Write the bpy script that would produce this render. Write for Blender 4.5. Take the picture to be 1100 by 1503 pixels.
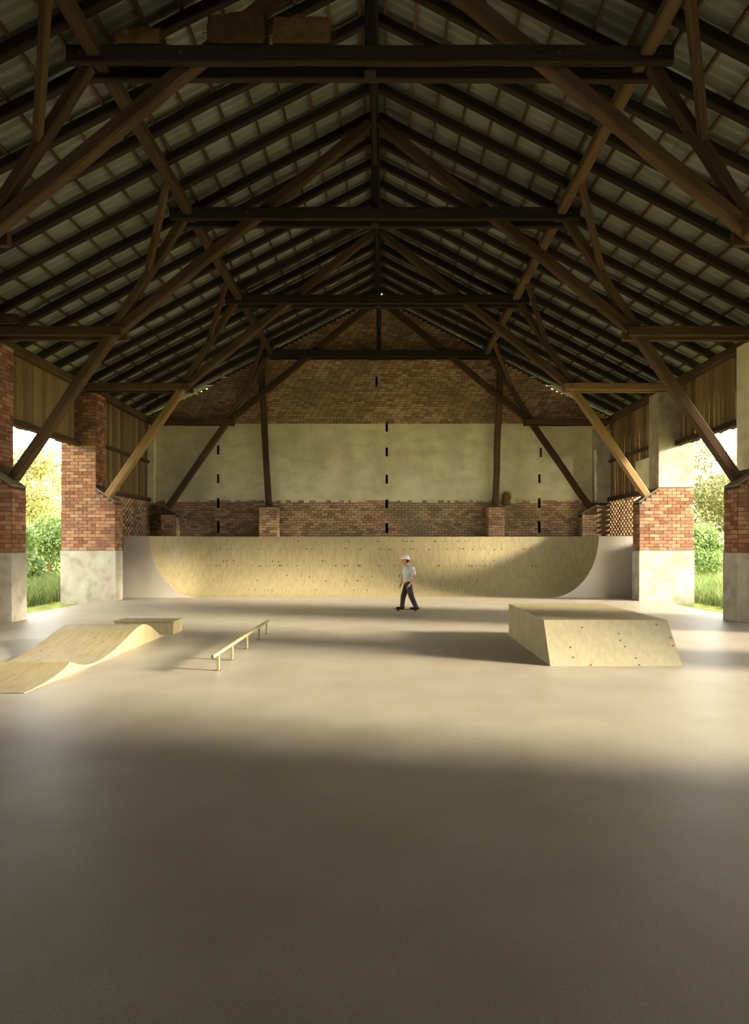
import bpy, bmesh, math, random
from mathutils import Vector, Matrix, noise
random.seed(7)
for o in list(bpy.data.objects): bpy.data.objects.remove(o)
S = bpy.context.scene
COL = S.collection
F = 900.0; VX, VY = 565.0, 800.0; H = 1.9          # focal length in px, vanishing point, eye height

# ------------------------------------------------------------------ camera, sky, sun, exposure
cam_d = bpy.data.cameras.new('camera'); cam = bpy.data.objects.new('camera', cam_d); COL.objects.link(cam)
cam.location = (0, 0, H); cam.rotation_euler = (math.pi/2, 0, 0)
cam_d.sensor_fit = 'HORIZONTAL'; cam_d.sensor_width = 36; cam_d.lens = 36*F/1100
cam_d.shift_x = -(VX-550)/1100; cam_d.shift_y = (VY-751.5)/1100
cam_d.clip_end = 400
S.camera = cam
W = bpy.data.worlds.new('world'); S.world = W; W.use_nodes = True
bg = W.node_tree.nodes['Background']; bg.inputs[0].default_value = (1.0, 0.99, 0.96, 1); bg.inputs[1].default_value = 2.7
SUN_DIR = Vector((-1, 0.26, -0.275)).normalized()
sd = bpy.data.lights.new('sun', 'SUN'); sd.energy = 7.0; sd.angle = math.radians(9.5); sd.color = (1.0, 0.93, 0.76)
sun = bpy.data.objects.new('sun', sd); COL.objects.link(sun)
sun.location = (40, -14, 14); sun.rotation_euler = SUN_DIR.to_track_quat('-Z', 'Y').to_euler()
vs = S.view_settings; vs.view_transform = 'Standard'; vs.look = 'None'; vs.gamma = 1; vs.use_curve_mapping = False
vs.exposure = 1.65

# ------------------------------------------------------------------ materials
def lin(r, g, b):
    f = lambda c: (c/255/12.92) if c/255 <= .04045 else ((c/255+.055)/1.055)**2.4
    return (f(r), f(g), f(b), 1)
def material(name, colors, scale=4, stretch=(1,1,1), rough=.8, bump=.2, bscale=30, coord='Object', island=0.0,
             spec=.3, grime=None, detail=6, translucent=0, bdist=.01):
    m = bpy.data.materials.new(name); m.use_nodes = True
    nt = m.node_tree; N = nt.nodes; L = nt.links; b = N['Principled BSDF']
    def nd(t, **k):
        n = N.new(t)
        for a, v in k.items(): setattr(n, a, v)
        return n
    if coord == 'World': src = nd('ShaderNodeNewGeometry').outputs['Position']
    else: src = nd('ShaderNodeTexCoord').outputs['Object']
    mp = nd('ShaderNodeMapping'); mp.inputs['Scale'].default_value = stretch; L.new(src, mp.inputs[0])
    no = nd('ShaderNodeTexNoise'); no.inputs['Scale'].default_value = scale; no.inputs['Detail'].default_value = detail
    L.new(mp.outputs[0], no.inputs['Vector'])
    fac = no.outputs['Fac']
    if island:
        g = nd('ShaderNodeNewGeometry'); oi = nd('ShaderNodeObjectInfo')
        a = nd('ShaderNodeMath', operation='ADD'); L.new(g.outputs['Random Per Island'], a.inputs[0]); L.new(oi.outputs['Random'], a.inputs[1])
        fr = nd('ShaderNodeMath', operation='FRACT'); L.new(a.outputs[0], fr.inputs[0])
        mx = nd('ShaderNodeMix'); mx.inputs[0].default_value = island
        L.new(fac, mx.inputs[2]); L.new(fr.outputs[0], mx.inputs[3]); fac = mx.outputs[0]
    cr = nd('ShaderNodeValToRGB'); el = cr.color_ramp.elements
    n = len(colors); lo, hi = (.3, .7) if not island else (.15, .85)
    while len(el) < n: el.new(.5)
    for i, c in enumerate(colors):
        el[i].position = lo+(hi-lo)*i/(n-1); el[i].color = c
    L.new(fac, cr.inputs[0]); col = cr.outputs[0]
    if grime:                                                     # stains with a shape of their own, in the place's coordinates
        gcol, gs, gst, amount = grime
        gg = nd('ShaderNodeNewGeometry'); gm = nd('ShaderNodeMapping'); gm.inputs['Scale'].default_value = gst
        L.new(gg.outputs['Position'], gm.inputs[0])
        gn = nd('ShaderNodeTexNoise'); gn.inputs['Scale'].default_value = gs; gn.inputs['Detail'].default_value = 5
        L.new(gm.outputs[0], gn.inputs['Vector'])
        rr = nd('ShaderNodeMapRange'); rr.inputs[1].default_value = .45; rr.inputs[2].default_value = .7; rr.inputs[4].default_value = amount
        L.new(gn.outputs['Fac'], rr.inputs[0])
        mm = nd('ShaderNodeMix', data_type='RGBA'); L.new(rr.outputs[0], mm.inputs[0]); L.new(col, mm.inputs[6]); mm.inputs[7].default_value = gcol
        col = mm.outputs[2]
    L.new(col, b.inputs['Base Color'])
    b.inputs['Roughness'].default_value = rough; b.inputs['Specular IOR Level'].default_value = spec
    if bump:
        bn = nd('ShaderNodeTexNoise'); bn.inputs['Scale'].default_value = bscale; bn.inputs['Detail'].default_value = 4
        L.new(mp.outputs[0], bn.inputs['Vector'])
        bp = nd('ShaderNodeBump'); bp.inputs['Strength'].default_value = bump; bp.inputs['Distance'].default_value = bdist
        L.new(bn.outputs['Fac'], bp.inputs['Height']); L.new(bp.outputs[0], b.inputs['Normal'])
    if translucent:
        t = nd('ShaderNodeBsdfTranslucent'); L.new(col, t.inputs[0])
        ms = nd('ShaderNodeMixShader'); ms.inputs[0].default_value = translucent
        L.new(b.outputs[0], ms.inputs[1]); L.new(t.outputs[0], ms.inputs[2]); L.new(ms.outputs[0], N['Material Output'].inputs[0])
    return m
M = {}
M['floor'] = material('concrete_floor', [lin(152,140,120), lin(160,148,128), lin(167,155,136)], 1.4, rough=.42, bump=.12, bscale=45, coord='World', spec=.5, bdist=.004, grime=(lin(132,121,102), 60, (1,1,1), .5))
M['concrete'] = material('smooth_concrete', [lin(184,171,152), lin(194,181,162)], 2, rough=.6, bump=.05, coord='World', grime=(lin(178,162,140), 80, (1,1,1), .35))
M['ply'] = material('birch_plywood', [lin(140,125,88), lin(151,136,98), lin(160,145,106)], 3, (5,1,1), .5, .03, 20, coord='World', spec=.4, grime=(lin(142,124,84), 9, (5,2,2), .3))
M['ply_edge'] = material('plywood_side', [lin(160,148,116), lin(174,162,130)], 4, (4,4,1), .55, .03, coord='World', grime=(lin(160,144,106), 6, (6,6,.6), .4))
M['screw'] = material('dark_screw', [lin(84,66,40), lin(104,84,54)], 8, rough=.6, bump=0)
M['brick'] = material('old_red_brick', [lin(112,76,56), lin(144,98,72), lin(164,118,88), lin(176,144,110)], 9, rough=.9, bump=.5, bscale=40, island=.6, spec=.1, grime=(lin(116,98,80), 1.1, (1,1,1), .6), coord='World')
M['brick_wall'] = material('old_brown_brick', [lin(142,108,84), lin(180,138,106), lin(198,162,124), lin(204,182,142)], 9, rough=.9, bump=.5, bscale=40, island=.6, spec=.1, grime=(lin(134,118,94), .45, (1,1,1.3), .8), coord='World')
M['mortar'] = material('dark_mortar', [lin(70,58,46), lin(92,78,62)], 12, rough=.95, bump=.4, coord='World', spec=.1)
M['plaster'] = material('stained_lime_plaster', [lin(212,202,162), lin(230,220,180), lin(238,228,190)], 1.6, (.8,1,1.5), .9, .5, 9, coord='World', spec=.1, grime=(lin(184,176,138), .7, (1,1,.5), .6), bdist=.02)
M['whitewash'] = material('whitewashed_render', [lin(152,144,124), lin(176,169,148), lin(186,179,160)], 3, rough=.9, bump=.5, bscale=14, coord='World', spec=.1, grime=(lin(150,124,98), 1.6, (1,1,.6), .5))
M['timber'] = material('weathered_timber', [lin(56,42,30), lin(86,66,47), lin(112,88,62)], 3, (7,7,.5), .85, .5, 10, island=.35, spec=.15, grime=(lin(50,36,26), .8, (1,1,1), .5))
M['timber_dark'] = material('dark_old_timber', [lin(34,29,26), lin(50,42,36), lin(66,55,46)], 3, (7,7,.5), .9, .5, 10, island=.3, spec=.1)
M['deck'] = material('pale_plywood_deck', [lin(214,200,166), lin(226,214,182)], 3, (5,1,1), .6, .03, coord='World')  # unseen deck, made extra pale to bounce light up the gable
M['coping'] = material('weathered_render', [lin(122,110,90), lin(146,132,108)], 5, rough=.95, bump=.4, coord='World', spec=.1)
M['timber_lit'] = material('lit_timber', [lin(104,80,52), lin(142,112,74), lin(164,130,88)], 3, (7,7,.5), .85, .5, 10, island=.35, spec=.15)  # lighter copy of the timber, bounced light painted into its colour
M['board'] = material('grey_brown_board', [lin(96,76,52), lin(128,104,72), lin(150,124,88)], 3, (7,7,.6), .9, .5, 10, island=.6, spec=.1)
M['sheet'] = material('corrugated_fibre_cement', [lin(120,120,112), lin(138,137,128), lin(152,150,140)], 1.2, (1,1,1), .9, .3, 25, coord='World', spec=.1, island=.06, grime=(lin(94,94,80), .8, (1,1,1), .6))
M['iron'] = material('rusty_iron', [lin(50,42,36), lin(82,66,54)], 12, rough=.6, bump=.1)
M['rail'] = material('painted_steel_rail', [lin(126,112,76), lin(142,127,90)], 5, rough=.35, bump=0, spec=.5)
M['straw'] = material('dusty_straw', [lin(58,44,28), lin(92,70,42), lin(120,94,58)], 6, rough=.95, bump=.6, bscale=60, island=.5, spec=.05)
M['grass_ground'] = material('meadow_ground', [lin(104,112,56), lin(140,150,80), lin(168,168,100)], 3, rough=1, bump=.5, coord='World', spec=.05)
M['grass'] = material('grass_blade', [lin(72,96,44), lin(110,126,66), lin(150,156,100)], 3, rough=.8, bump=0, island=.7, spec=.2, translucent=.4)
M['leaf_green'] = material('green_leaf', [lin(78,106,46), lin(120,142,72), lin(172,184,116)], 3, rough=.6, bump=0, island=.7, spec=.3, translucent=.45)
M['leaf_yellow'] = material('yellow_green_leaf', [lin(110,108,52), lin(156,148,80), lin(198,188,120)], 3, rough=.6, bump=0, island=.7, spec=.3, translucent=.45)
M['leaf_pale'] = material('pale_olive_leaf', [lin(88,92,50), lin(132,132,82), lin(176,172,116)], 3, rough=.6, bump=0, island=.7, spec=.3, translucent=.45)
M['bark'] = material('pale_bark', [lin(120,104,72), lin(168,150,108)], 5, (4,4,1), .9, .5)
M['skin'] = material('tan_skin', [lin(196,132,98), lin(212,150,116)], 8, rough=.55, bump=0)
M['shirt'] = material('pale_grey_cotton', [lin(188,184,172), lin(206,202,190)], 7, rough=.9, bump=.15)
M['trousers'] = material('charcoal_cotton', [lin(52,46,44), lin(70,62,58)], 7, rough=.9, bump=.15)
M['helmet'] = material('off_white_shell', [lin(222,214,196), lin(230,222,206)], 4, rough=.4, bump=0, spec=.4)
M['black'] = material('black_rubber', [lin(26,24,24), lin(40,36,34)], 8, rough=.7, bump=0)
M['wheel'] = material('cream_wheel', [lin(190,176,150), lin(206,192,166)], 8, rough=.5, bump=0)
M['hair'] = material('brown_hair', [lin(46,32,24), lin(64,46,34)], 20, rough=.8, bump=.2)

# ------------------------------------------------------------------ helpers
WM = {}
def link(o, parent=None, mw=None):
    COL.objects.link(o)
    mw = mw or Matrix()
    if parent:
        o.parent = parent; o.matrix_parent_inverse = WM[parent.name].inverted()
    o.matrix_basis = mw; WM[o.name] = mw.copy()
    return o
def tag(o, label=None, cat=None, group=None, kind=None):
    if label: o['label'] = label
    if cat: o['category'] = cat
    if group: o['group'] = group
    if kind: o['kind'] = kind
    return o
def thing(name, base, label=None, cat=None, group=None, kind=None):
    o = bpy.data.objects.new(name, None); o.empty_display_size = .2
    return tag(link(o, None, Matrix.Translation(base)), label, cat, group, kind)
def shade(me):
    for p in me.polygons: p.use_smooth = True
def finish(name, bm, mat, parent=None, smooth=False, kind=None, center=True):
    me = bpy.data.meshes.new(name)
    bmesh.ops.recalc_face_normals(bm, faces=bm.faces) if kind != 'stuff' else None
    c = Vector((0,0,0))
    if center and len(bm.verts):
        xs = [v.co.x for v in bm.verts]; ys = [v.co.y for v in bm.verts]; zs = [v.co.z for v in bm.verts]
        c = Vector(((min(xs)+max(xs))/2, (min(ys)+max(ys))/2, min(zs)))
        bmesh.ops.translate(bm, verts=bm.verts, vec=-c)
    bm.to_mesh(me); bm.free(); me.materials.append(M[mat])
    if smooth: shade(me)
    o = bpy.data.objects.new(name, me); link(o, parent, Matrix.Translation(c))
    if kind: o['kind'] = kind
    return o
def raw(name, verts, faces, mat, parent=None, kind=None, smooth=False):
    bm = bmesh.new(); vs_ = [bm.verts.new(v) for v in verts]
    for f in faces:
        try: bm.faces.new([vs_[i] for i in f])
        except ValueError: pass
    return finish(name, bm, mat, parent, smooth, kind)
def abox(bm, x0, x1, y0, y1, z0, z1):
    v = [bm.verts.new(p) for p in ((x0,y0,z0),(x1,y0,z0),(x1,y1,z0),(x0,y1,z0),(x0,y0,z1),(x1,y0,z1),(x1,y1,z1),(x0,y1,z1))]
    for f in ((0,3,2,1),(4,5,6,7),(0,1,5,4),(1,2,6,5),(2,3,7,6),(3,0,4,7)): bm.faces.new([v[i] for i in f])
def box(name, x0, x1, y0, y1, z0, z1, mat, parent=None, bevel=0, kind=None):
    bm = bmesh.new(); abox(bm, min(x0,x1), max(x0,x1), y0, y1, z0, z1)
    if bevel: bmesh.ops.bevel(bm, geom=bm.edges[:], offset=bevel, segments=1, affect='EDGES')
    return finish(name, bm, mat, parent, kind=kind)
def basis(p0, p1, ref=None):
    z = (Vector(p1)-Vector(p0)).normalized()
    y = Vector(ref) if ref else (Vector((0,1,0)) if abs(z.y) < .9 else Vector((1,0,0)))
    x = y.cross(z).normalized(); y = z.cross(x)
    return Matrix(((x.x,y.x,z.x,p0[0]),(x.y,y.y,z.y,p0[1]),(x.z,y.z,z.z,p0[2]),(0,0,0,1)))
def beam(name, p0, p1, w, d, mat, parent, jit=.012, seg=None, ref=None):
    """a sawn, slightly uneven timber from p0 to p1: w across (in the truss plane), d along the barn"""
    Lg = (Vector(p1)-Vector(p0)).length; seg = seg or max(3, min(10, int(Lg/.8)))
    c = min(w, d)*.14; bm = bmesh.new(); rings = []
    prof = [(-w/2+c,-d/2),(w/2-c,-d/2),(w/2,-d/2+c),(w/2,d/2-c),(w/2-c,d/2),(-w/2+c,d/2),(-w/2,d/2-c),(-w/2,-d/2+c)]
    ph = random.random()*50
    for i in range(seg+1):
        z = Lg*i/seg; e = 1 if 0 < i < seg else .3
        ox = noise.noise((ph, z*.6, 0))*jit*2*e; oy = noise.noise((0, z*.6, ph))*jit*2*e; s = 1+random.uniform(-.03,.03)*e
        rings.append([bm.verts.new((x*s+ox+random.uniform(-1,1)*jit*.25, y*s+oy+random.uniform(-1,1)*jit*.25, z)) for x, y in prof])
    for a, b in zip(rings, rings[1:]):
        for k in range(8): bm.faces.new((a[k], a[(k+1)%8], b[(k+1)%8], b[k]))
    bm.faces.new(rings[0][::-1]); bm.faces.new(rings[-1])
    me = bpy.data.meshes.new(name); bm.to_mesh(me); bm.free(); me.materials.append(M[mat])
    o = bpy.data.objects.new(name, me)
    return link(o, parent, basis(p0, p1, ref))
def at(px, py, Y): return Vector(((px-VX)*Y/F, Y, H+(VY-py)*Y/F))

XC = -0.25                                     # barn's centre line
T1, T2, T3, T4, YB = 10.63, 15.62, 21.0, 26.87, 27.5
Y0 = -4.0                                      # gable behind the photographer
RZ, RS = 12.95, 0.52                           # underside of rafters at the ridge, slope
BUT, PIN, POUT = 8.93, 9.6, 10.78              # buttress, pier inner, pier outer (from the centre line)
roofz = lambda off: RZ-RS*abs(off)

# brickwork ---------------------------------------------------------
BM_CACHE = {}
def brick_mesh(mat, l, hgt, dep, var):
    k = (mat, round(l,2), hgt, dep, var)
    if k not in BM_CACHE:
        r = random.Random(hash(k[1:]) & 1023); bm = bmesh.new(); abox(bm, -l/2, l/2, -dep/2, dep/2, -hgt/2, hgt/2)
        for v in bm.verts: v.co += Vector((r.uniform(-.006,.006), r.uniform(-.004,.004), r.uniform(-.004,.004)))
        me = bpy.data.meshes.new('brick'); bm.to_mesh(me); bm.free(); me.materials.append(M[mat]); BM_CACHE[k] = me
    return BM_CACHE[k]
def lay(origin, ang, rows, pitch=.3, course=.112, joint=.016):
    """brick placements on a face: rows = list of (z, [(u0,u1),...]); u runs along direction ang, normal is to its right"""
    out = []; u = Vector((math.cos(ang), math.sin(ang), 0)); n = Vector((math.sin(ang), -math.cos(ang), 0))
    for r, (z, spans) in enumerate(rows):
        for a, b in spans:
            x = a-(pitch/2 if r % 2 else 0)
            while x < b-.03:
                p0, p1 = max(x, a), min(x+pitch, b); x += pitch
                if p1-p0 < .06: continue
                l = round((p1-p0-joint)/.02)*.02
                c = Vector(origin)+u*((p0+p1)/2)+n*random.uniform(-.019,-.009); c.z = z+course/2+random.uniform(-.003,.003)
                out.append((c, ang, l, course-joint))
    return out
def build_bricks(parent, places, mat, limit, key=None, name='brick'):
    if key: places = sorted(places, key=key)
    for c, ang, l, hh in places[:limit]:
        o = bpy.data.objects.new(name, brick_mesh(mat, l, hh, .05, random.randrange(3)))
        link(o, parent, Matrix.Translation(c) @ Matrix.Rotation(ang+random.uniform(-.008,.008), 4, 'Z'))
    if len(places) > limit:
        bm = bmesh.new()
        for c, ang, l, hh in places[limit:]:
            n0 = len(bm.verts); abox(bm, -l/2, l/2, -.025, .025, -hh/2, hh/2); bm.verts.ensure_lookup_table()
            mw = Matrix.Translation(c) @ Matrix.Rotation(ang+random.uniform(-.008,.008), 4, 'Z')
            for v in bm.verts[n0:]: v.co = mw @ (v.co+Vector((random.uniform(-.005,.005), random.uniform(-.004,.004), random.uniform(-.004,.004))))
        finish('brick_course', bm, mat, parent, kind='stuff')
def courses(z0, z1, spans, course=.112):
    rows = []; z = z0
    while z+course <= z1+.01:
        s = spans(z) if callable(spans) else spans
        rows.append((z, s)); z += course
    return rows

# ------------------------------------------------------------------ floor and ground
fl = box('floor', XC-9.55, XC+9.55, Y0, YB, -.12, 0, 'floor'); fl['kind'] = 'structure'
gr = box('ground', -70, 70, -40, 90, -.4, -.13, 'grass_ground'); gr['kind'] = 'structure'

# ------------------------------------------------------------------ back gable wall with its slots
holes = []
def slot(px, y0, y1, w=3.6, through=False):
    a = at(px-w/2, y1, YB); b = at(px+w/2, y0, YB); holes.append((a.x, b.x, a.z, b.z, through))
for y0, y1 in ((622,634),(657,670),(697,710),(733,746),(768,781)): slot(568, y0, y1)
for y0, y1 in ((654,667),(696,709),(731,745),(767,780)): slot(320.5, y0, y1)
slot(794, 657, 671, through=True)
for y0, y1 in ((696,709),(731,745),(767,781)): slot(792, y0, y1)
slot(553, 553, 565, w=3)
WT = .45; ZG = 13.12
gab = lambda x: ZG-RS*abs(x-XC)
def gable(name, yf, yb, zlo, zhi, mat, parent=None, extra=0):
    """slab of wall between zlo and zhi, pierced by the slots, clipped by the roof"""
    x0, x1 = XC-10.5, XC+10.5
    hs = [h for h in holes if h[3] > zlo and h[2] < zhi]
    xs = sorted({x0, x1, XC, *[h[0] for h in hs], *[h[1] for h in hs]}); zs = sorted({zlo, zhi, *[min(max(h[2],zlo),zhi) for h in hs], *[min(max(h[3],zlo),zhi) for h in hs]})
    inh = lambda x, z: next((h for h in hs if h[0] < x < h[1] and h[2] < z < h[3]), None)
    bm = bmesh.new()
    for xa, xb in zip(xs, xs[1:]):
        for za, zb in zip(zs, zs[1:]):
            ta, tb = min(zb, gab(xa)), min(zb, gab(xb))
            if ta <= za and tb <= za: continue
            if ta < za or tb < za:
                xk = XC+(ZG-za)/RS*(1 if xa >= XC else -1)
                pts = [(xk,za),(xb,za),(xb,tb)] if ta < za else [(xa,za),(xk,za),(xa,ta)]
            else: pts = [(xa,za),(xb,za),(xb,tb),(xa,ta)]
            h = inh((xa+xb)/2, (za+zb)/2)
            if not h:
                bm.faces.new([bm.verts.new((x, yf, z)) for x, z in pts])
            else:
                for (xp, zp), (xq, zq) in zip(pts, pts[1:]+pts[:1]):
                    bm.faces.new([bm.verts.new(p) for p in ((xp,yf,zp),(xq,yf,zq),(xq,yb,zq),(xp,yb,zp))])
            if not h or not (h[4] or parent):
                bm.faces.new([bm.verts.new((x, yb, z)) for x, z in pts[::-1]])
    for xe in (x0, x1):
        zt = min(zhi, gab(xe))
        if zt > zlo: bm.faces.new([bm.verts.new(p) for p in ((xe,yf,zlo),(xe,yb,zlo),(xe,yb,zt),(xe,yf,zt))])
    bmesh.ops.remove_doubles(bm, verts=bm.verts, dist=.0005)
    return finish(name, bm, mat, parent)
wb = gable('wall_back', YB, YB+WT, 0, 14, 'mortar'); wb['kind'] = 'structure'
ZP0, ZP1 = 3.9, 7.33
def cut(spans, z, zb):
    for h in holes:
        if h[2] < zb and h[3] > z:
            ns = []
            for a, b in spans:
                ha, hb = h[0], h[1]
                if hb <= a or ha >= b: ns.append((a,b)); continue
                if ha-a > .06: ns.append((a,ha))
                if b-hb > .06: ns.append((hb,b))
            spans = ns
    return spans
places = lay((0,YB,0), 0, courses(2.1, ZP0, lambda z: cut([(XC-10.4, XC+10.4)], z, z+.1)))
up = lay((0,YB,0), 0, courses(ZP1, 12.8, lambda z: cut([(XC-min(10.3,(ZG-z-.2)/RS), XC+min(10.3,(ZG-z-.2)/RS))], z, z+.1)))
build_bricks(wb, places+up, 'brick_wall', 300, key=lambda p: abs(p[0].x)*.35+abs(p[0].z-3.2))
# plaster band with a ragged lower edge and a real thickness
hs_keep = holes
pl = gable('plaster_band', YB-.03, YB-.001, ZP0, ZP1, 'plaster', wb)
rag = bmesh.new(); x = XC-10.3
while x < XC+10.2:
    w = random.uniform(.12,.5); d = random.uniform(.02,.13)
    if not any(h[0]-w-.02 < x < h[1]+.02 for h in holes): abox(rag, x, x+w, YB-.03, YB-.002, ZP0-d, ZP0+.02)
    x += w+random.uniform(.02,.3)
finish('plaster_edge', rag, 'plaster', wb, kind='stuff')
# corner pilasters
for s in (-1, 1):
    xo = XC+s*10.3; xi = XC+s*(9.55 if s > 0 else 10.0)
    box('pilaster', xo, xi, YB-.28, YB-.031, ZP0-.12, 7.05, 'plaster' if s < 0 else 'whitewash', wb, .015)
    if s > 0:
        box('pilaster_base', xo, xi, YB-.26, YB-.031, 0, ZP0-.121, 'mortar', wb)
        build_bricks(wb, lay((xi,YB-.26,0), 0, courses(2.2, ZP0-.15, [(0, .74)]), pitch=.25), 'brick_wall', 60)
# ------------------------------------------------------------------ side walls
def side_wall(s, side):
    xi, xo = XC+s*10.2, XC+s*10.75
    bm = bmesh.new()
    rng = [(Y0, 3.4, 0, 7.5), (3.4, 8.2, 5.25, 7.5), (8.2, 9.9, 0, 7.5), (9.9, 12.8, 5.25, 7.5), (12.8, 14.9, 0, 7.5)] if s > 0 else [(Y0, 8.8, 0, 7.5), (8.8, 12.6, 5.25, 7.5), (12.6, 14.9, 0, 7.5)]  # openings in these unseen bays are placed to light the floor
    for a, b, c, d in rng: abox(bm, min(xi,xo), max(xi,xo), a, b, c-.13*(c == 0), d-.3)
    w = finish('wall_'+side, bm, 'board'); w['kind'] = 'structure'
    xm = XC+s*10.32
    # hanging boards between the piers, lintel beam under them, wall plate above them
    for a, b, zl in ((16.35, 20.95, 5.3), (21.75, YB-.03, 3.86)):
        y0_ = 22.95 if s > 0 and zl < 5 else None  # hidden gap beside the ramp deck, added to let sun onto it
        y = a if y0_ is None else y0_
        if y == 22.95: beam('opening_post', (xm-s*.02, 22.88, 2.2), (xm-s*.02, 22.88, 7.3), .14, .14, 'timber', w)  # edges the added gap, no door hangs here
        while y < b-.05:
            wd = min(random.uniform(.2,.3), b-y); t = random.uniform(-.012,.012)
            bb = box('board', xm+t, xm+t+s*.03, y+.004, y+wd-random.choice((.004,.004,.006,.018)), zl-random.uniform(0,.06), 7.42, 'board', w)
            y += wd
        beam('lintel_beam', (xm-s*.09, a if y0_ is None else y0_, zl+.06), (xm-s*.09, b, zl+.06), .18, .2, 'timber', w)
        if zl < 5: beam('middle_rail', (xm-s*.06, a, 5.6), (xm-s*.06, b, 5.6), .12, .15, 'timber', w)
    beam('wall_plate', (XC+s*10.22, Y0, 7.43), (XC+s*10.22, YB-.02, 7.43), .26, .26, 'timber', w, seg=24)
    # honeycomb brickwork low down in the last bay
    box('footing_wall', XC+s*10.2, XC+s*10.5, 21.75, YB-.02, -.13, 2.2, 'mortar', w)
    pitch, blen = .34, .22; rows = []
    z = 2.2; r = 0
    while z < 3.82:
        y = (21.78 if s < 0 else 24.4)+(pitch/2 if r % 2 else 0)
        while y+blen < YB-.03:
            me = brick_mesh('brick_wall', blen, .11, .14, random.randrange(3)); o = bpy.data.objects.new('brick', me)
            link(o, w, Matrix.Translation((XC+s*10.3, y+blen/2, z+.055)) @ Matrix.Rotation(math.pi/2, 4, 'Z')); y += pitch
        z += .112; r += 1
    if s < 0: box('backing_panel', XC-10.42, XC-10.45, 21.75, YB-.02, 2.2, 3.85, 'mortar', w)
    else: box('render_panel', XC+10.2, XC+10.26, 22.98, 24.3, 3.98, 5.2, 'plaster', w)
    return w
wl = side_wall(-1, 'left'); wr = side_wall(1, 'right')
wf = bmesh.new(); abox(wf, XC-10.75, XC+10.75, Y0-.4, Y0-.01, -.13, 7.2)
v = [wf.verts.new(p) for p in ((XC-10.75,Y0-.01,7.2),(XC+10.75,Y0-.01,7.2),(XC,Y0-.01,12.9),(XC-10.75,Y0-.4,7.2),(XC+10.75,Y0-.4,7.2),(XC,Y0-.4,12.9))]
for f in ((0,1,2),(5,4,3),(0,2,5,3),(2,1,4,5)): wf.faces.new([v[i] for i in f])
o = finish('wall_front', wf, 'mortar'); o['kind'] = 'structure'

# ------------------------------------------------------------------ brick piers with buttresses
def pier(s, T, label, style):
    yf, yb = T-.3+.0, T+.62
    if T == T3: yf = T-.1
    base = (XC+s*10.2, (yf+yb)/2, -.13)
    t = thing('brick_pier', base, label, 'pier', 'brick piers along the side openings')
    a, b = XC+s*PIN, XC+s*POUT; bi = XC+s*BUT; top = 7.13
    ws = 1.71                                                      # top of the whitewashed skirt
    e = .0
    box('core', a, b, yf, yb, -.13, top, 'mortar', t)
    yq0, yq1 = yf-.02, yf+.52                                      # buttress, a touch proud of the pier
    if T == T2: yq0, yq1 = yf-.25, yf+.35
    v0 = [(bi,0),(a,0),(a,3.82),(bi,3.36)]
    bm = bmesh.new(); fr = [bm.verts.new((x, yq0, z)) for x, z in v0]; bk = [bm.verts.new((x, yq1, z)) for x, z in v0]
    bm.faces.new(fr); bm.faces.new(bk[::-1])
    for i in range(4): bm.faces.new((fr[i], bk[i], bk[(i+1)%4], fr[(i+1)%4]))
    bt = finish('buttress', bm, 'mortar', t)
    ov = .006
    bm = bmesh.new()
    cp = [(bi-s*ov,3.36-ov*.6),(a,3.82),(a,3.86),(bi-s*ov,3.40-ov*.6)]
    fr = [bm.verts.new((x, yq0-ov, z)) for x, z in cp]; bk = [bm.verts.new((x, yq1+ov, z)) for x, z in cp]
    bm.faces.new(fr); bm.faces.new(bk[::-1])
    for i in range(4): bm.faces.new((fr[i], bk[i], bk[(i+1)%4], fr[(i+1)%4]))
    finish('coping', bm, 'coping', t)
    # whitewash skirt (two pieces, pier and buttress)
    g = .022
    skm = 'whitewash' 
    box('render_skirt', a, b+s*g, yf-g, yb+g, -.13, ws, skm, t, .008)
    box('render_skirt', bi-s*g, a-s*.001, yq0-g, yq1+g, 0, ws, skm, t, .008)
    # bricks: front, inner side
    ztop = 3.86 if style == 'plaster' else top-.02
    P = []
    x0, x1 = min(a,b), max(a,b)
    P += lay((x0, yf, 0), 0, courses(ws+.01, ztop, [(0, x1-x0)]), pitch=(x1-x0)/4)
    bx0, bx1 = min(bi,a), max(bi,a)
    def bsp(z):
        lim = 3.36 + (3.82-3.36)*0
        if z+.11 < 3.36: return [(0, bx1-bx0)]
        k = (z+.115-3.36)/(3.82-3.36)*(bx1-bx0)
        if k > bx1-bx0-.07: return []
        return [(0, bx1-bx0-k)] if s < 0 else [(k, bx1-bx0)]
    P += lay((bx0, yq0, 0), 0, courses(ws+.01, 3.8, bsp), pitch=(bx1-bx0)/2)
    ang = math.pi/2 if s < 0 else -math.pi/2                       # inner faces look to the nave
    org = lambda xx, y0, y1: (xx, y0 if s < 0 else y1, 0)
    P += lay(org(bi, yq0, yq1), ang, courses(ws+.01, 3.3, [(0, yq1-yq0)]), pitch=(yq1-yq0)/2)
    P += lay(org(a, yf, yb), ang, courses(3.95, ztop, [(0, yb-yf)]), pitch=(yb-yf)/3)
    if s > 0 or T == T2: P += lay((x1, yb, 0), math.pi, courses(ws+.01, ztop, [(0, x1-x0)]), pitch=(x1-x0)/4)[::1] if False else []
    build_bricks(t, P, 'brick', 300, key=lambda p: p[0].y+abs(p[0].z-3.5)*.02)
    if style == 'plaster':
        box('plaster_face', a-s*.02, b+s*.02, yf-.022, yb+.02, 3.861, top, 'plaster' if T == T2 else 'whitewash', t, .012)
    return t
pier(-1, T3, 'tall red brick pier with whitewashed foot left of the curved ramp', 'brick')
pier(1, T3, 'plastered pier with sunlit brick middle right of the curved ramp', 'plaster')
pier(-1, T2, 'brick pier with shaded buttress cut off by the left picture edge', 'brick')
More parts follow.
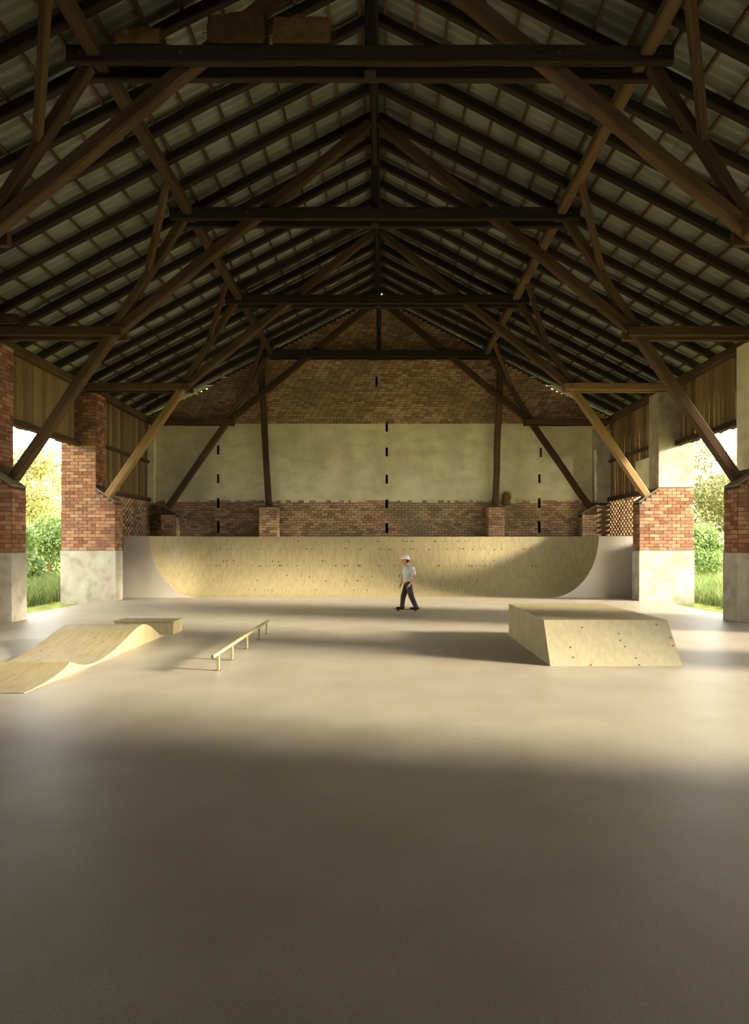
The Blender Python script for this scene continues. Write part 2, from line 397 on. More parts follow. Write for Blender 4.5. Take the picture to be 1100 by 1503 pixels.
pier(1, T2, 'dark buttressed pier cut off by the right picture edge', 'plaster')

# ------------------------------------------------------------------ roof
ce = thing('ceiling', (XC, (Y0+YB)/2, 7.2), kind='structure')
nb = 21; slope = math.atan(RS); cs, sn = math.cos(slope), math.sin(slope)
SL = 11.6/cs                                                       # slope length from the ridge
RH = .2                                                            # rafter depth
def on_slope(s, d, n): # d metres down the slope from the ridge line, n metres above the rafter underside
    return XC+s*(d*cs+n*sn), RZ-d*sn+n*cs
for s in (-1, 1):
    y = 5.1
    while y < YB-.05:
        yy = y+random.uniform(-.04,.04)
        xa, za = on_slope(s, .05, RH/2); xb, zb = on_slope(s, SL-.2, RH/2)
        beam('rafter', (xa, yy, za), (xb, yy, zb), RH, .15, 'timber_dark', ce, jit=.015, seg=10)
        y += .98
    d = .18
    while d < SL:
        x, z = on_slope(s, d, RH+.03)
        me_p0 = (x, Y0, z); me_p1 = (x, YB+.3, z)
        beam('batten', me_p0, me_p1, .07, .06, 'timber', ce, jit=.006, seg=20, ref=(s*sn, 0, cs) if False else None)
        d += .7
# corrugated sheets: one shared mesh for each slope
def sheet_mesh(wid, leng, waves=5):
    n = waves*8; th = .008; vs_ = []; fs = []
    for j in (0, 1):
        for k in (0, 1):
            vs_ += [(j*leng, wid*i/n, .04*math.sin(2*math.pi*waves*i/n)+k*th) for i in range(n+1)]
    q = n+1; I = lambda j, k, i: (j*2+k)*q+i
    for i in range(n):
        fs += [(I(0,0,i), I(0,0,i+1), I(1,0,i+1), I(1,0,i)), (I(0,1,i), I(1,1,i), I(1,1,i+1), I(0,1,i+1)),
               (I(0,0,i), I(0,1,i), I(0,1,i+1), I(0,0,i+1)), (I(1,0,i), I(1,0,i+1), I(1,1,i+1), I(1,1,i))]
    for i in (0, n): fs.append((I(0,0,i), I(1,0,i), I(1,1,i), I(0,1,i)) if i == 0 else (I(0,0,i), I(0,1,i), I(1,1,i), I(1,0,i)))
    me = bpy.data.meshes.new('roof_sheet'); me.from_pydata(vs_, [], fs); me.update(); me.materials.append(M['sheet'])
    return me
SHW, SHL = 1.06, 1.72
shm = sheet_mesh(SHW, SHL+.12)
for s in (-1, 1):
    k = 0
    while k*SHL < SL:
        d0 = k*SHL; y = Y0-.3
        while y < YB+.3:
            x, z = on_slope(s, d0-.02, RH+.12+.012*((k+int(y)) % 2)+random.uniform(0,.004))
            X = Vector((s*cs, 0, -sn)); Z = Vector((s*sn, 0, cs)); Yv = Vector((0,1,0))
            mw = Matrix(((X.x,Yv.x,Z.x,x),(X.y,Yv.y,Z.y,y),(X.z,Yv.z,Z.z,z),(0,0,0,1)))
            mw = mw @ Matrix.Rotation(-.008, 4, 'Y')
            link(bpy.data.objects.new('roof_sheet', shm), ce, mw); y += SHW-.04
        k += 1
# ridge capping, ridge beam, purlins
raw('ridge_cap', [(XC+s*.45, yy, RZ+.36-.45*RS+.02) if s else (XC, yy, RZ+.45) for yy in (Y0-.3, YB+.4) for s in (-1,0,1)], [(0,1,4,3),(1,2,5,4)], 'sheet', ce)
beam('ridge_beam', (XC, 4, RZ-.13), (XC, YB, RZ-.13), .18, .22, 'timber_dark', ce, seg=24)
for s in (-1, 1):
    beam('purlin', (XC+s*4.7, 4, 10.31), (XC+s*4.7, YB, 10.31), .24, .24, 'timber', ce, seg=24)

# ------------------------------------------------------------------ trusses
def truss(T, label, wallside=False):
    t = thing('roof_truss', (XC, T, 3.5), label, 'roof truss', 'timber roof trusses across the nave')
    P = lambda off, z, dy=0: (XC+off, T+dy, z)
    for dy in (-.19, .19): beam('collar_beam', P(-5.15, 10.23, dy), P(5.15, 10.23, dy), .3, .13, 'timber_dark', t, seg=10)
    beam('king_post', P(0, 10.05), P(0, 12.7), .2, .2, 'timber_dark', t)
    for s in (-1, 1):
        beam('principal_strut', P(s*6.75, 7.2), P(s*.12, 12.62), .25, .22, 'timber', t, seg=8)
        beam('steep_brace', P(s*6.72, 7.3), P(s*4.88, 10.2), .2, .2, 'timber', t)
        beam('lower_strut', P(s*9.24, 3.56), P(s*6.6, 7.38), .25, .24, 'timber_lit' if T == T3 else 'timber', t)
        for dy in (-.19, .19):
            hb = beam('hammer_beam', P(s*6.38, 7.28, dy), P(s*10.05, 7.28, dy), .24, .13, 'timber_lit' if T == T3 and s > 0 else 'timber', t)
        beam('knee_brace', P(s*5.78, 8.85), P(s*4.75, 10.3, -1.55), .15, .13, 'timber', t)
        for z, off in ((7.28, 6.6), (10.23, 4.9), (10.23, 3.2)):
            for e in (-1, 1):
                bm = bmesh.new(); bmesh.ops.create_cone(bm, cap_ends=True, segments=6, radius1=.03, radius2=.03, depth=.03, matrix=Matrix.Translation(P(s*off, z, e*.27)) @ Matrix.Rotation(math.pi/2, 4, 'X'))
                finish('bolt', bm, 'iron', t)
    for e in (-1, 1): beam('ridge_brace', P(0, 11.5), P(0, 12.75, e*1.1), .12, .12, 'timber_dark', t) if e < 0 else None
    return t
t1 = truss(T1, 'nearest timber truss carrying straw bales on its collar beam')
t2 = truss(T2, 'dark timber truss standing on the two buttresses at the picture edges')
t3 = truss(T3, 'timber truss whose lower struts stand beside the curved ramp')
t4 = truss(T4, 'rearmost timber truss close against the brick gable')
bm = bmesh.new(); hk = [(0,0,.12),(0,0,.02),(.03,0,-.02),(.06,0,.0),(.06,0,.04)]
p = at(114, 552, T2-.14)
for a, b in zip(hk, hk[1:]):
    a, b = Vector(a), Vector(b); d = b-a
    bmesh.ops.create_cone(bm, cap_ends=True, segments=6, radius1=.012, radius2=.012, depth=d.length+.01, matrix=Matrix.Translation(p+(a+b)/2) @ d.to_track_quat('Z','Y').to_matrix().to_4x4())
finish('iron_hook', bm, 'iron', t2)
# posts on brick pedestals under the rearmost truss
for s, (xb, xt), lab in ((-1, (394.5, 383), 'left'), (1, (727, 736), 'right')):
    pb = at(xb, 742, 27.05); pt = at(xt, 488, 27.05)
    nm = ('slender leaning timber post on brick pedestal before the gable, left of two' if s < 0 else 'slender timber post on brick pedestal beside a brown straw bundle')
    t = thing('timber_post', (pb.x, 27.05, 0), nm, 'post', 'posts before the gable')
    beam('shaft', tuple(pb), (pt.x, 27.05, roofz(pt.x-XC)-.02), .26, .24, 'timber', t, jit=.03)
    pd = thing('brick_pedestal', (pb.x, 27.05, 0), 'low brick pedestal under the %s post before the gable' % lab, 'pedestal', 'pedestals before the gable')
    x0, x1 = at(382 if s < 0 else 716, 0, 27.0).x, at(408 if s < 0 else 740, 0, 27.0).x
    box('core', x0, x1, 26.75, 27.46, 0, 3.6, 'mortar', pd)
    build_bricks(pd, lay((x0, 26.75, 0), 0, courses(2.1, 3.6, [(0, x1-x0)]), pitch=(x1-x0)/2.5), 'brick_wall', 200)
    build_bricks(pd, lay((x1 if s < 0 else x0, 26.75 if s < 0 else 27.44, 0), math.pi/2*(-s), courses(2.1, 3.6, [(0, .69)]), pitch=.345), 'brick_wall', 200)
# buttresses of the rearmost truss
for s in (-1, 1):
    b = thing('brick_buttress', (XC+s*9.4, 27, 0), 'low slope-topped brick buttress in the %s rear corner' % ('left' if s < 0 else 'right'), 'buttress', 'corner buttresses')
    xi, xo = XC+s*8.85, XC+s*9.5
    v0 = [(xi,0),(xo,0),(xo,3.62),(xi,3.25)]
    bm = bmesh.new(); fr = [bm.verts.new((x, 26.7, z)) for x, z in v0]; bk = [bm.verts.new((x, 27.2, z)) for x, z in v0]
    bm.faces.new(fr); bm.faces.new(bk[::-1])
    for i in range(4): bm.faces.new((fr[i], bk[i], bk[(i+1)%4], fr[(i+1)%4]))
    finish('core', bm, 'mortar', b)
    bx0 = min(xi, xo)
    build_bricks(b, lay((bx0, 26.7, 0), 0, courses(2.1, 3.3, [(0, .65)]), pitch=.325), 'brick_wall', 120)
    build_bricks(b, lay((xi, 26.7 if s < 0 else 27.2, 0), math.pi/2*(-s), courses(2.1, 3.2, [(0, .5)]), pitch=.25), 'brick_wall', 120)
    bm = bmesh.new(); cp = [(xi-s*.03,3.25-.01),(xo,3.625),(xo,3.665),(xi-s*.03,3.29)]
    fr = [bm.verts.new((x, 26.66, z)) for x, z in cp]; bk = [bm.verts.new((x, 27.22, z)) for x, z in cp]
    bm.faces.new(fr); bm.faces.new(bk[::-1])
    for i in range(4): bm.faces.new((fr[i], bk[i], bk[(i+1)%4], fr[(i+1)%4]))
    finish('coping', bm, 'coping', b)

# ------------------------------------------------------------------ straw on the beams
def bale(name, x0, x1, y0, y1, z0, z1, label, cat='bale', round_=.12, group=None):
    t = thing(name, ((x0+x1)/2, (y0+y1)/2, z0), label, cat, group)
    bm = bmesh.new(); bmesh.ops.create_cube(bm, size=1); bmesh.ops.subdivide_edges(bm, edges=bm.edges[:], cuts=6, use_grid_fill=True)
    ctr = Vector(((x0+x1)/2, (y0+y1)/2, (z0+z1)/2)); dm = Vector((x1-x0, y1-y0, z1-z0))
    for v in bm.verts:
        sp = v.co.normalized()*.62; q = v.co.lerp(sp, round_*2)
        q = Vector((max(-.5,min(.5,q.x)), max(-.5,min(.5,q.y)), max(-.5,min(.5,q.z))))
        w = Vector((q.x*dm.x, q.y*dm.y, q.z*dm.z))+ctr
        nn = noise.noise(w*5)*.05
        v.co = w+v.co.normalized()*nn; v.co.z = max(v.co.z, z0)
    faces = [(f.calc_center_median(), f.normal.copy()) for f in bm.faces]
    finish('packed_straw', bm, 'straw', t)
    bm = bmesh.new()
    for k in range(700):
        c, n = random.choice(faces); n = (c-ctr).normalized()
        if c.z < z0+.04: continue
        c = c+Vector((random.uniform(-.08,.08), random.uniform(-.08,.08), random.uniform(-.05,.05)))
        d = (Vector((random.uniform(-1,1), random.uniform(-1,1), random.uniform(-.4,.6)))+n*.5).normalized()*random.uniform(.04,.13)
        u = d.cross(Vector((random.random(), random.random(), 1))).normalized()*.004
        bm.faces.new([bm.verts.new(q) for q in (c-u, c+u, c+d+u*.3, c+d-u*.3)])
    finish('loose_straw', bm, 'straw', t, kind='stuff')
zb = 10.385; yb0, yb1 = T1-.27, T1+.27
g = 'straw bales on the nearest collar beam'
for x0, x1, h, lab in ((180,243,.27,'small straw bale on the nearest collar beam, leftmost of three'),(309,393,.5,'straw bale on the nearest collar beam, middle of three'),(403,487,.47,'straw bale on the nearest collar beam next to the king post')):
    bale('straw_bale', at(x0,0,T1).x, at(x1,0,T1).x, yb0, yb1, zb, zb+h, lab, group=g)
bale('straw_heap', XC-9.75, XC-8.95, T2-.25, T2+.25, 7.42, 7.72, 'heap of old straw on the beam end at left picture edge', 'straw', .3)
bale('straw_bundle', at(731,0,26.95).x+.22, at(749,0,26.95).x, 26.76, 27.2, 3.66, 4.2, 'round brown straw bundle at the foot of the right post', 'straw', .45)

# ------------------------------------------------------------------ curved ramp before the gable
RF, RR, RHt = 22.2, 1.75, 2.22
cl, crx = -6.75, 6.0
xl, xr, ybk = -9.47, 9.02, 25.9
rp = thing('quarter_pipe', (-.3, 24, 0), 'wide plywood quarter pipe with grey front panels below the gable', 'ramp')
prof = []
for i in range(17):
    a = (math.pi/2)*i/16; prof.append((RR*math.sin(a), RHt*(1-math.cos(a))))
path = []
for i in range(13):
    a = (math.pi/2)*i/12; path.append(((cl, RF), (-math.cos(a), math.sin(a))))
for i in range(1, 24): path.append(((cl+(crx-cl)*i/24, RF), (0, 1)))
for i in range(13):
    a = (math.pi/2)*(1-i/12); path.append(((crx, RF), (math.cos(a), math.sin(a))))
verts = [(c[0]+d[0]*r, c[1]+d[1]*r, z+.004) for c, d in path for r, z in prof]; n = len(prof)
faces = [(i*n+j, (i+1)*n+j, (i+1)*n+j+1, i*n+j+1) for i in range(len(path)-1) for j in range(n-1)]
raw('riding_surface', verts, faces, 'ply', rp, smooth=True)
# deck behind the lip
dv, df = [], []
for c, d in path:
    rim = (c[0]+d[0]*RR, c[1]+d[1]*RR)
    ts = []
    if d[1] > 1e-6: ts.append((ybk-c[1])/d[1])
    if d[0] < -1e-6: ts.append((xl-c[0])/d[0])
    if d[0] > 1e-6: ts.append((xr-c[0])/d[0])
    q = min(ts); dv += [(rim[0], rim[1], RHt+.004), (c[0]+d[0]*q, c[1]+d[1]*q, RHt+.004)]
for i in range(len(path)-1): df.append((2*i, 2*i+1, 2*i+3, 2*i+2))
raw('deck', dv, df, 'deck', rp)
for side in (-1, 1):
    c0, xe = (cl, xl) if side < 0 else (crx, xr)
    pts = [(xe, 0)]+[(c0+side*r, max(z, .0)) for r, z in prof]+[(xe, RHt)]
    bm = bmesh.new(); f1 = [bm.verts.new((x, RF-.02, z)) for x, z in pts]; f2 = [bm.verts.new((x, RF+.01, z)) for x, z in pts]
    bm.faces.new(f1); bm.faces.new(f2[::-1])
    for i in range(len(pts)): bm.faces.new((f1[i], f2[i], f2[(i+1)%len(pts)], f1[(i+1)%len(pts)]))
    finish('front_panel', bm, 'concrete', rp)
    box('side_panel', xe, xe-side*.03, RF+.011, ybk, 0, RHt, 'ply_edge', rp)
box('rear_panel', xl+.03, xr-.03, ybk-.03, ybk, 0, RHt, 'ply_edge', rp)
raw('foot_plate', [(cl, RF-.38, .002),(crx, RF-.38, .002),(crx, RF+.02, .007),(cl, RF+.02, .007)], [(0,1,2,3)], 'ply_edge', rp)
bm = bmesh.new()
for row, cnt in ((.28,16),(.45,14),(.52,16),(.66,46),(.72,12),(.86,40),(.95,18)):
    for k in range(cnt):
        a = row*math.pi/2+random.uniform(-.012,.012); r, z = RR*math.sin(a), RHt*(1-math.cos(a))
        x = random.uniform(cl+.2, crx-.1); nrm = Vector((0, -math.sin(a)/RR, math.cos(a)/RHt)).normalized()
        bmesh.ops.create_circle(bm, cap_ends=True, segments=7, radius=random.uniform(.018,.036), matrix=Matrix.Translation(Vector((x, RF+r, z+.004))+nrm*.006) @ nrm.to_track_quat('Z','Y').to_matrix().to_4x4())
finish('screw_heads', bm, 'screw', rp, kind='stuff')

# ------------------------------------------------------------------ funbox, roller, pad, rail
def dots(parent, pts, nrm, r=.014):
    for p_ in pts:
        bm = bmesh.new(); nn = Vector(nrm).normalized()
        bmesh.ops.create_circle(bm, cap_ends=True, segments=8, radius=r, matrix=Matrix.Translation(Vector(p_)+nn*.003) @ nn.to_track_quat('Z','Y').to_matrix().to_4x4())
        finish('screw_head', bm, 'screw', parent)
fb = thing('funbox', (3.6, 11, 0), 'plywood kicker box with sloping face beside the right piers', 'ramp')
yA, yBx, yC, hz = 9.62, 10.02, 12.85, .675
xa, xb = 2.6, 4.62
raw('slope_panel', [(xa,yA,0),(xb+.06,yA,0),(xb,yBx,hz),(xa,yBx,hz)], [(0,1,2,3)], 'ply_edge', fb)
raw('top_panel', [(xa,yBx,hz),(xb,yBx,hz),(xb-.06,yC,hz),(xa,yC,hz)], [(0,1,2,3)], 'ply', fb)
raw('side_panel', [(xa,yA,0),(xa,yBx,hz),(xa,yC,hz),(xa,yC,0)], [(0,1,2,3)], 'ply', fb)
raw('side_panel', [(xb+.06,yA,0),(xb,yBx,hz),(xb-.06,yC,hz),(xb-.06,yC,0)], [(3,2,1,0)], 'ply', fb)
raw('rear_panel', [(xa,yC,0),(xb-.06,yC,0),(xb-.06,yC,hz),(xa,yC,hz)], [(3,2,1,0)], 'ply', fb)
sp = []
for px, py in ((855,921),(909,930),(911,940),(918,949),(964,917),(985,936),(988,948),(838,950),(842,965),(868,976),(934,966),(939,976)):
    # intersect the pixel's ray with the sloping face
    d = Vector(((px-VX)/F, 1, (VY-py)/F)); k = hz/(yBx-yA)
    tt = (k*yA+H)/(k-d.z); sp.append(Vector((0,0,H))+d*tt)
dots(fb, sp, (0, -hz, yBx-yA))

rl = thing('roller_ramp', (-5.3, 10.3, 0), 'wavy plywood roller ramp with two humps left of the rail', 'ramp')
key = [(12.85,.004),(12.6,.06),(12.3,.2),(12.0,.33),(11.68,.385),(11.35,.34),(11.0,.245),(10.6,.14),(10.2,.065),(9.8,.03),(9.5,.045),(9.25,.1),(9.0,.185),(8.8,.11),(8.5,.05),(8.2,.02),(7.85,.006)]
fine = []
for (ya, za), (yb_, zb_) in zip(key, key[1:]):
    for i in range(4): fine.append((ya, za, yb_, zb_, i/4))
def catmull(i, t):
    p = [key[max(0,min(len(key)-1,j))] for j in (i-1,i,i+1,i+2)]
    if abs(p[1][0]-9.0) < 1e-6: p[0] = (2*p[1][0]-p[2][0], 2*p[1][1]-p[2][1])       # keep the crest sharp
    if abs(p[2][0]-9.0) < 1e-6: p[3] = (2*p[2][0]-p[1][0], 2*p[2][1]-p[1][1])
    f = lambda a,b,c,d: .5*((2*b)+(-a+c)*t+(2*a-5*b+4*c-d)*t*t+(-a+3*b-3*c+d)*t**3)
    return f(*[q[0] for q in p]), max(.003, f(*[q[1] for q in p]))
pr = [catmull(i, t/5) for i in range(len(key)-1) for t in range(5)]+[key[-1]]
RX0, RX1 = -6.05, -4.62
nn_ = len(pr)
raw('top_surface', [(x, y, z) for x in (RX0, RX1) for y, z in pr], [(i, i+1, nn_+i+1, nn_+i) for i in range(nn_-1)], 'ply', rl)
for x in (RX0, RX1):
    raw('side_panel', [(x, y, z) for y, z in pr]+[(x, y, 0) for y, z in pr], [(i, i+1, nn_+i+1, nn_+i) for i in range(nn_-1)], 'ply', rl)
for px, py in ((78,931),(148,931),(140,938),(152,941),(161,934),(60,957),(58,970),(73,964)):
    d = Vector(((px-VX)/F, 1, (VY-py)/F)); best = None
    for (ya, za), (yb_, zb_) in zip(pr, pr[1:]):
        y = (ya+yb_)/2; z = H+d.z*y
        e = abs(z-(za+zb_)/2)
        if best is None or e < best[0]: best = (e, y, (za+zb_)/2, (zb_-za)/(yb_-ya))
    if RX0 < d.x*best[1] < RX1: dots(rl, [(d.x*best[1], best[1], best[2]+.003)], (0, -best[3], 1), .018)
mp_ = thing('manual_pad', (-5.05, 13.5, 0), 'low flat plywood pad behind the wavy roller ramp', 'ramp')
box('frame', -5.75, -4.5, 13.05, 13.6, 0, .262, 'ply', mp_, .004)
box('top_panel', -5.77, -4.48, 13.03, 13.62, .262, .28, 'ply', mp_, .003)

ra = thing('grind_rail', (-2.52, 11.2, 0), 'low straight steel grind rail on five short posts', 'rail')
bm = bmesh.new(); bmesh.ops.create_cone(bm, cap_ends=True, segments=14, radius1=.03, radius2=.03, depth=4.3, matrix=Matrix.Translation((-2.52, 11.15, .262)) @ Matrix.Rotation(math.pi/2, 4, 'X'))
finish('rail_bar', bm, 'rail', ra, smooth=True)
for y in (9.28, 10.12, 11.2, 12.3, 13.1):
    box('post', -2.54, -2.5, y-.02, y+.02, .006, .235, 'rail', ra, .004)
    box('foot_plate', -2.58, -2.46, y-.06, y+.06, 0, .006, 'rail', ra)

# ------------------------------------------------------------------ skateboarder
YP = 17.1
px2 = lambda px, py, dy=0: Vector(((px-VX)*YP/F, YP+dy, H+(VY-py)*YP/F))
def capsule(bm, a, b, ra_, rb, fl=1.0):
    a, b = Vector(a), Vector(b); n = max(3, int((b-a).length/(min(ra_,rb)*.35)))
    for i in range(n+1):
        t = i/n; bmesh.ops.create_icosphere(bm, subdivisions=2, radius=ra_+(rb-ra_)*t, matrix=Matrix.Translation(a.lerp(b, t)))
def ell(bm, c, r, rot=None):
    bmesh.ops.create_icosphere(bm, subdivisions=3, radius=1, matrix=Matrix.Translation(c) @ (rot or Matrix()) @ Matrix.Diagonal((*r, 1)))
def fuse(name, bm, mat, parent, voxel, cut=None):
    me = bpy.data.meshes.new('tmp'); bm.to_mesh(me); bm.free(); tmp = bpy.data.objects.new('tmp', me); COL.objects.link(tmp)
    r = tmp.modifiers.new('r', 'REMESH'); r.mode = 'VOXEL'; r.voxel_size = voxel
    sm = tmp.modifiers.new('s', 'SMOOTH'); sm.iterations = 4; sm.factor = .5
    dg = bpy.context.evaluated_depsgraph_get(); ev = tmp.evaluated_get(dg); m2 = bpy.data.meshes.new_from_object(ev)
    bpy.data.objects.remove(tmp)
    b2 = bmesh.new(); b2.from_mesh(m2); bpy.data.meshes.remove(m2)
    if cut:
        for co, no in cut: bmesh.ops.bisect_plane(b2, geom=b2.verts[:]+b2.edges[:]+b2.faces[:], plane_co=co, plane_no=no, clear_outer=True)
    return finish(name, b2, mat, parent, smooth=True)
zb_ = .112                                                       # top of the deck
hipN, hipF = Vector((.66, YP-.09, .83)), Vector((.64, YP+.09, .83))
knN, anN = Vector((.74, YP-.10, .47)), Vector((.87, YP-.06, zb_+.08))      # trailing leg (camera side)
knF, anF = Vector((.52, YP+.08, .46)), Vector((.485, YP+.05, zb_+.08))      # leading leg
pel, chest, neck = Vector((.65, YP, .88)), Vector((.665, YP, 1.16)), Vector((.63, YP, 1.33))
shN, shF = Vector((.755, YP-.14, 1.25)), Vector((.595, YP+.14, 1.25))
elN, wrN = Vector((.83, YP-.2, 1.01)), Vector((.70, YP-.24, .83))
elF, wrF = Vector((.52, YP+.17, 1.01)), Vector((.45, YP+.08, .80))
head = Vector((.575, YP, 1.475))
pe = thing('person', (.66, YP, 0), 'person in pale shirt, dark trousers and white helmet riding a skateboard', 'person')
bm = bmesh.new()
ell(bm, pel, (.105,.15,.12)); ell(bm, (pel+chest)/2, (.1,.135,.17)); ell(bm, chest, (.115,.165,.17)); capsule(bm, chest+Vector((-.01,0,.12)), neck+Vector((-.02,0,.05)), .065, .055)
for h, k, a in ((hipN,knN,anN),(hipF,knF,anF)):
    capsule(bm, h, k, .085, .06); capsule(bm, k, a, .058, .04); capsule(bm, a+Vector((.01,0,-.03)), a+Vector((-.12,-.01,-.045)), .035, .03)
for sh, e, w in ((shN,elN,wrN),(shF,elF,wrF)):
    capsule(bm, sh, e, .052, .042); capsule(bm, e, w, .04, .027)
    d = (w-e).normalized(); sd_ = Vector((0,1,0)); pal = w+d*.045
    ell(bm, pal, (.02,.035,.045), d.to_track_quat('Z','Y').to_matrix().to_4x4())
    for q, (off, ln) in enumerate(((-.028,.058),(-.01,.068),(.01,.064),(.027,.05))):
        b0 = pal+d*.035+sd_*off; b1 = b0+d*ln*.55+Vector((-.006,0,0)); b2 = b1+(d+Vector((-.1,0,-.6))).normalized()*ln*.5
        capsule(bm, b0, b1, .0095, .009); capsule(bm, b1, b2, .009, .008)
    th = w+d*.02+Vector((-.022, -.03 if sh is shN else .03, 0)); capsule(bm, th, th+d*.045+Vector((-.02,0,0)), .0115, .0095)
ell(bm, head, (.092,.075,.115)); ell(bm, head+Vector((-.03,0,-.055)), (.058,.056,.062))
capsule(bm, head+Vector((-.088,0,.0)), head+Vector((-.108,0,-.022)), .011, .015)      # nose
ell(bm, head+Vector((-.083,0,-.058)), (.012,.026,.007)); ell(bm, head+Vector((-.083,0,-.072)), (.012,.022,.007))  # lips
for e in (-1, 1): ell(bm, head+Vector((.01,e*.076,-.012)), (.02,.009,.032))           # ears
body = fuse('body', bm, 'skin', pe, .0085)
for e in (-1, 1):
    bm = bmesh.new(); bmesh.ops.create_icosphere(bm, subdivisions=2, radius=.012, matrix=Matrix.Translation(head+Vector((-.083,e*.03,.008)))); finish('eye', bm, 'black', pe, smooth=True)
bm = bmesh.new()                                                # shirt with short sleeves
ell(bm, pel+Vector((0,0,.02)), (.15,.168,.11)); ell(bm, (pel+chest)/2, (.15,.162,.18)); ell(bm, chest, (.165,.18,.175)); ell(bm, chest+Vector((-.005,0,.1)), (.13,.15,.085))
for sh, e in ((shN,elN),(shF,elF)): capsule(bm, sh, sh.lerp(e, .62), .075, .068)
fuse('shirt', bm, 'shirt', pe, .012, [((0,0,.815),(0,0,-1))])
bm = bmesh.new()
ell(bm, pel+Vector((0,0,-.03)), (.122,.16,.1))
for h, k, a in ((hipN,knN,anN),(hipF,knF,anF)): capsule(bm, h, k, .1, .082); capsule(bm, k, a+Vector((0,0,-.01)), .08, .066)
fuse('trousers', bm, 'trousers', pe, .012, [((0,0,zb_+.05),(0,0,-1)), ((0,0,.9),(0,0,1))])
for a in (anN, anF):
    bm = bmesh.new(); capsule(bm, a+Vector((.045,0,-.045)), a+Vector((-.14,-.012,-.05)), .042, .036); ell(bm, a+Vector((.02,0,-.01)), (.055,.05,.045))
    fuse('shoe', bm, 'black', pe, .01, [((0,0,zb_+.001),(0,0,-1))])
bm = bmesh.new(); ell(bm, head+Vector((.012,0,.035)), (.125,.1,.135))
hel = fuse('helmet', bm, 'helmet', pe, .012, [(head+Vector((0,0,.035)), (-.12,0,-1))])
bm = bmesh.new(); ell(bm, head+Vector((.025,0,0)), (.086,.081,.1)); fuse('hair', bm, 'hair', pe, .012, [(head+Vector((-.01,0,0)), (-1,0,0)), (head+Vector((0,0,-.07)), (0,0,-1))])
bm = bmesh.new(); ell(bm, head+Vector((-.09,0,.05)), (.075,.075,.012)); fuse('visor', bm, 'helmet', hel, .008)

sk = thing('skateboard', (.62, YP, 0), 'dark skateboard under the rider before the curved ramp', 'skateboard')
bm = bmesh.new(); nx, ny = 24, 6; vg = []
for i in range(nx+1):
    u = -1+2*i/nx; x = .615+u*.4; up_ = max(0, abs(u)-.68)**1.3*.28
    hw = .1*math.sqrt(max(0.02, 1-max(0,(abs(u)-.72)/.28)**2))
    vg.append([bm.verts.new((x, YP+hw*(-1+2*j/ny), .098+up_+.004*(-1+2*j/ny)**2)) for j in range(ny+1)])
for i in range(nx):
    for j in range(ny): bm.faces.new((vg[i][j], vg[i+1][j], vg[i+1][j+1], vg[i][j+1]))
bmesh.ops.solidify(bm, geom=bm.faces[:], thickness=-.011)
finish('deck', bm, 'black', sk)
for x in (.37, .86):
    tr = box('truck', x-.03, x+.03, YP-.05, YP+.05, .045, .094, 'iron', sk, .012)
    for e in (-1, 1):
        bm = bmesh.new(); bmesh.ops.create_cone(bm, cap_ends=True, segments=18, radius1=.028, radius2=.028, depth=.036, matrix=Matrix.Translation((x, YP+e*.075, .0285)) @ Matrix.Rotation(math.pi/2, 4, 'X'))
        bmesh.ops.bevel(bm, geom=[e_ for e_ in bm.edges if len(e_.link_faces) == 2 and e_.calc_face_angle() > 1], offset=.006, segments=2, affect='EDGES')
        finish('wheel', bm, 'wheel', sk, smooth=True)

# ------------------------------------------------------------------ the green outside the openings
def leaves(bm, blobs, count, size, rnd):
    tot = sum(b[1]**2 for b in blobs)
    for c, r, fz in blobs:
        for k in range(int(count*r*r/tot)):
            d = Vector((rnd.gauss(0,1), rnd.gauss(0,1), rnd.gauss(0,1))).normalized()
            p = Vector(c)+Vector((d.x, d.y, d.z*fz))*r*rnd.uniform(.55,1.05)
            if p.z < -.1: continue
            a = (d+Vector((rnd.uniform(-1,1), rnd.uniform(-1,1), rnd.uniform(-.6,1)))).normalized(); s = size*rnd.uniform(.6,1.3)
            u = a.orthogonal().normalized(); u.rotate(Matrix.Rotation(rnd.random()*6.28, 3, a)); w = a.cross(u)
            bm.faces.new([bm.verts.new(q) for q in (p-u*s, p+w*s*.42+a*s*.1, p+u*s, p-w*s*.42+a*s*.1)])
def tree(name, x, y, h, r, mat, label, cat, count=3500, size=.13, trunk=True, seed=1, group=None):
    rnd = random.Random(seed); t = thing(name, (x, y, -.13), label, cat, group)
    blobs = []
    z0 = h*.35 if trunk else r*.5
    for k in range(9):
        a = rnd.random()*6.28; q = rnd.random()
        blobs.append(((x+math.cos(a)*r*.6*(1-q*.5), y+math.sin(a)*r*.6*(1-q*.5), z0+(h-z0-r*.4)*q), r*rnd.uniform(.4,.65), .8))
    bm = bmesh.new()
    def limb(p, q, ra_, rb):
        p, q = Vector(p), Vector(q); d = q-p
        bmesh.ops.create_cone(bm, cap_ends=True, segments=7, radius1=ra_, radius2=rb, depth=d.length, matrix=Matrix.Translation((p+q)/2) @ d.to_track_quat('Z','Y').to_matrix().to_4x4())
    if trunk: limb((x,y,-.13), (x+.1,y,h*.8), .16, .05)
    for c, rr, _ in blobs: limb((x,y,(h*.3 if trunk else -.13)), c, .06 if trunk else .035, .015)
    finish('branches', bm, 'bark', t)
    bm = bmesh.new(); leaves(bm, blobs, count, size, rnd)
    finish('foliage', bm, mat, t, kind='stuff')
gL, gR = 'trees and bushes outside the left opening', 'trees and bushes outside the right opening'
ray = lambda px, Y: (px-VX)*Y/F
tree('leafy_bush', ray(66,31), 31, 3.6, 1.9, 'leaf_green', 'bright green bush in the middle of the left opening', 'bush', 11000, .085, False, 3, gL)
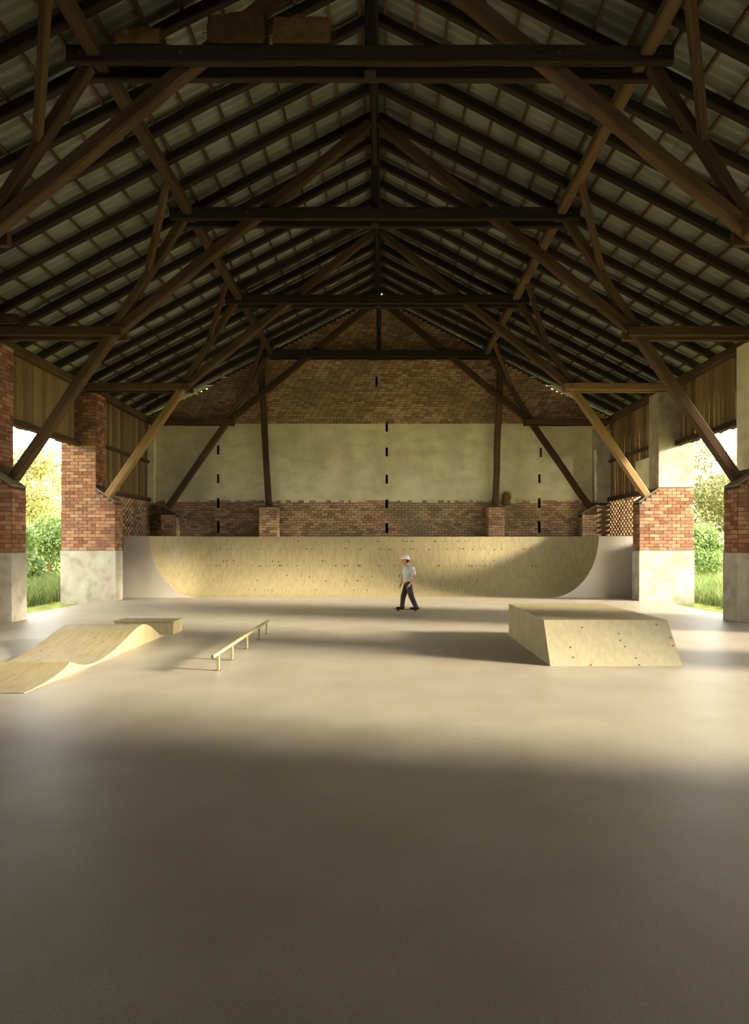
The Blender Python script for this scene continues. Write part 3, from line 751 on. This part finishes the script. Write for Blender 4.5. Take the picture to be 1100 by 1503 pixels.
tree('leafy_bush', ray(8,27), 27, 3.2, 1.6, 'leaf_green', 'green bush half hidden by the left picture edge pier', 'bush', 3500, .12, False, 4, gL)
tree('yellow_tree', ray(58,37), 37, 8.6, 2.7, 'leaf_yellow', 'yellow green tree rising above the bush in the left opening', 'tree', 11000, .1, True, 6, gL)
tree('yellow_tree', ray(14,48), 48, 9.5, 3.0, 'leaf_yellow', 'yellow green tree behind the left picture edge pier', 'tree', 4500, .15, True, 16, gL)
tree('yellow_tree', ray(108,54), 54, 9.5, 3.0, 'leaf_yellow', 'yellow green tree behind the tall left brick pier', 'tree', 4500, .15, True, 17, gL)
tree('leafy_bush', ray(1036,31), 31, 3.2, 1.8, 'leaf_green', 'green bush low in the right opening', 'bush', 11000, .085, False, 8, gR)
tree('olive_tree', ray(1042,36), 36, 8.6, 2.6, 'leaf_pale', 'pale olive tree filling the upper right opening', 'tree', 13000, .1, True, 9, gR)
tree('olive_tree', ray(985,46), 46, 8.6, 2.8, 'leaf_pale', 'pale olive tree behind the sunlit right pier', 'tree', 4500, .15, True, 10, gR)
tree('olive_tree', ray(1092,43), 43, 9.0, 2.9, 'leaf_pale', 'pale olive tree behind the right picture edge pier', 'tree', 4500, .15, True, 11, gR)
def grass_patch(name, x0, x1, y0, y1, count, hmin, hmax, label):
    bm = bmesh.new(); rnd = random.Random(count)
    for k in range(count):
        x, y = rnd.uniform(x0,x1), rnd.uniform(y0,y1); hh = rnd.uniform(hmin,hmax); a = rnd.random()*6.28
        u = Vector((math.cos(a), math.sin(a), 0))*rnd.uniform(.008,.018); l = Vector((rnd.gauss(0,.35), rnd.gauss(0,.35), 0))*hh
        p = Vector((x,y,-.13)); m = p+Vector((0,0,hh*.6))+l*.35; e = p+Vector((0,0,hh))+l
        vs_ = [bm.verts.new(q) for q in (p-u,p+u,m+u*.8,m-u*.8,e)]
        bm.faces.new(vs_[:4]); bm.faces.new((vs_[3],vs_[2],vs_[4]))
    tag(finish(name, bm, 'grass', kind='stuff'), label, 'grass')
grass_patch('meadow_grass', -21, -11.6, 16.5, 31, 26000, .25, .9, 'tall pale grass outside the left opening')
grass_patch('meadow_grass', 10.85, 20.5, 16.5, 31, 22000, .2, .8, 'tall pale grass outside the right opening')
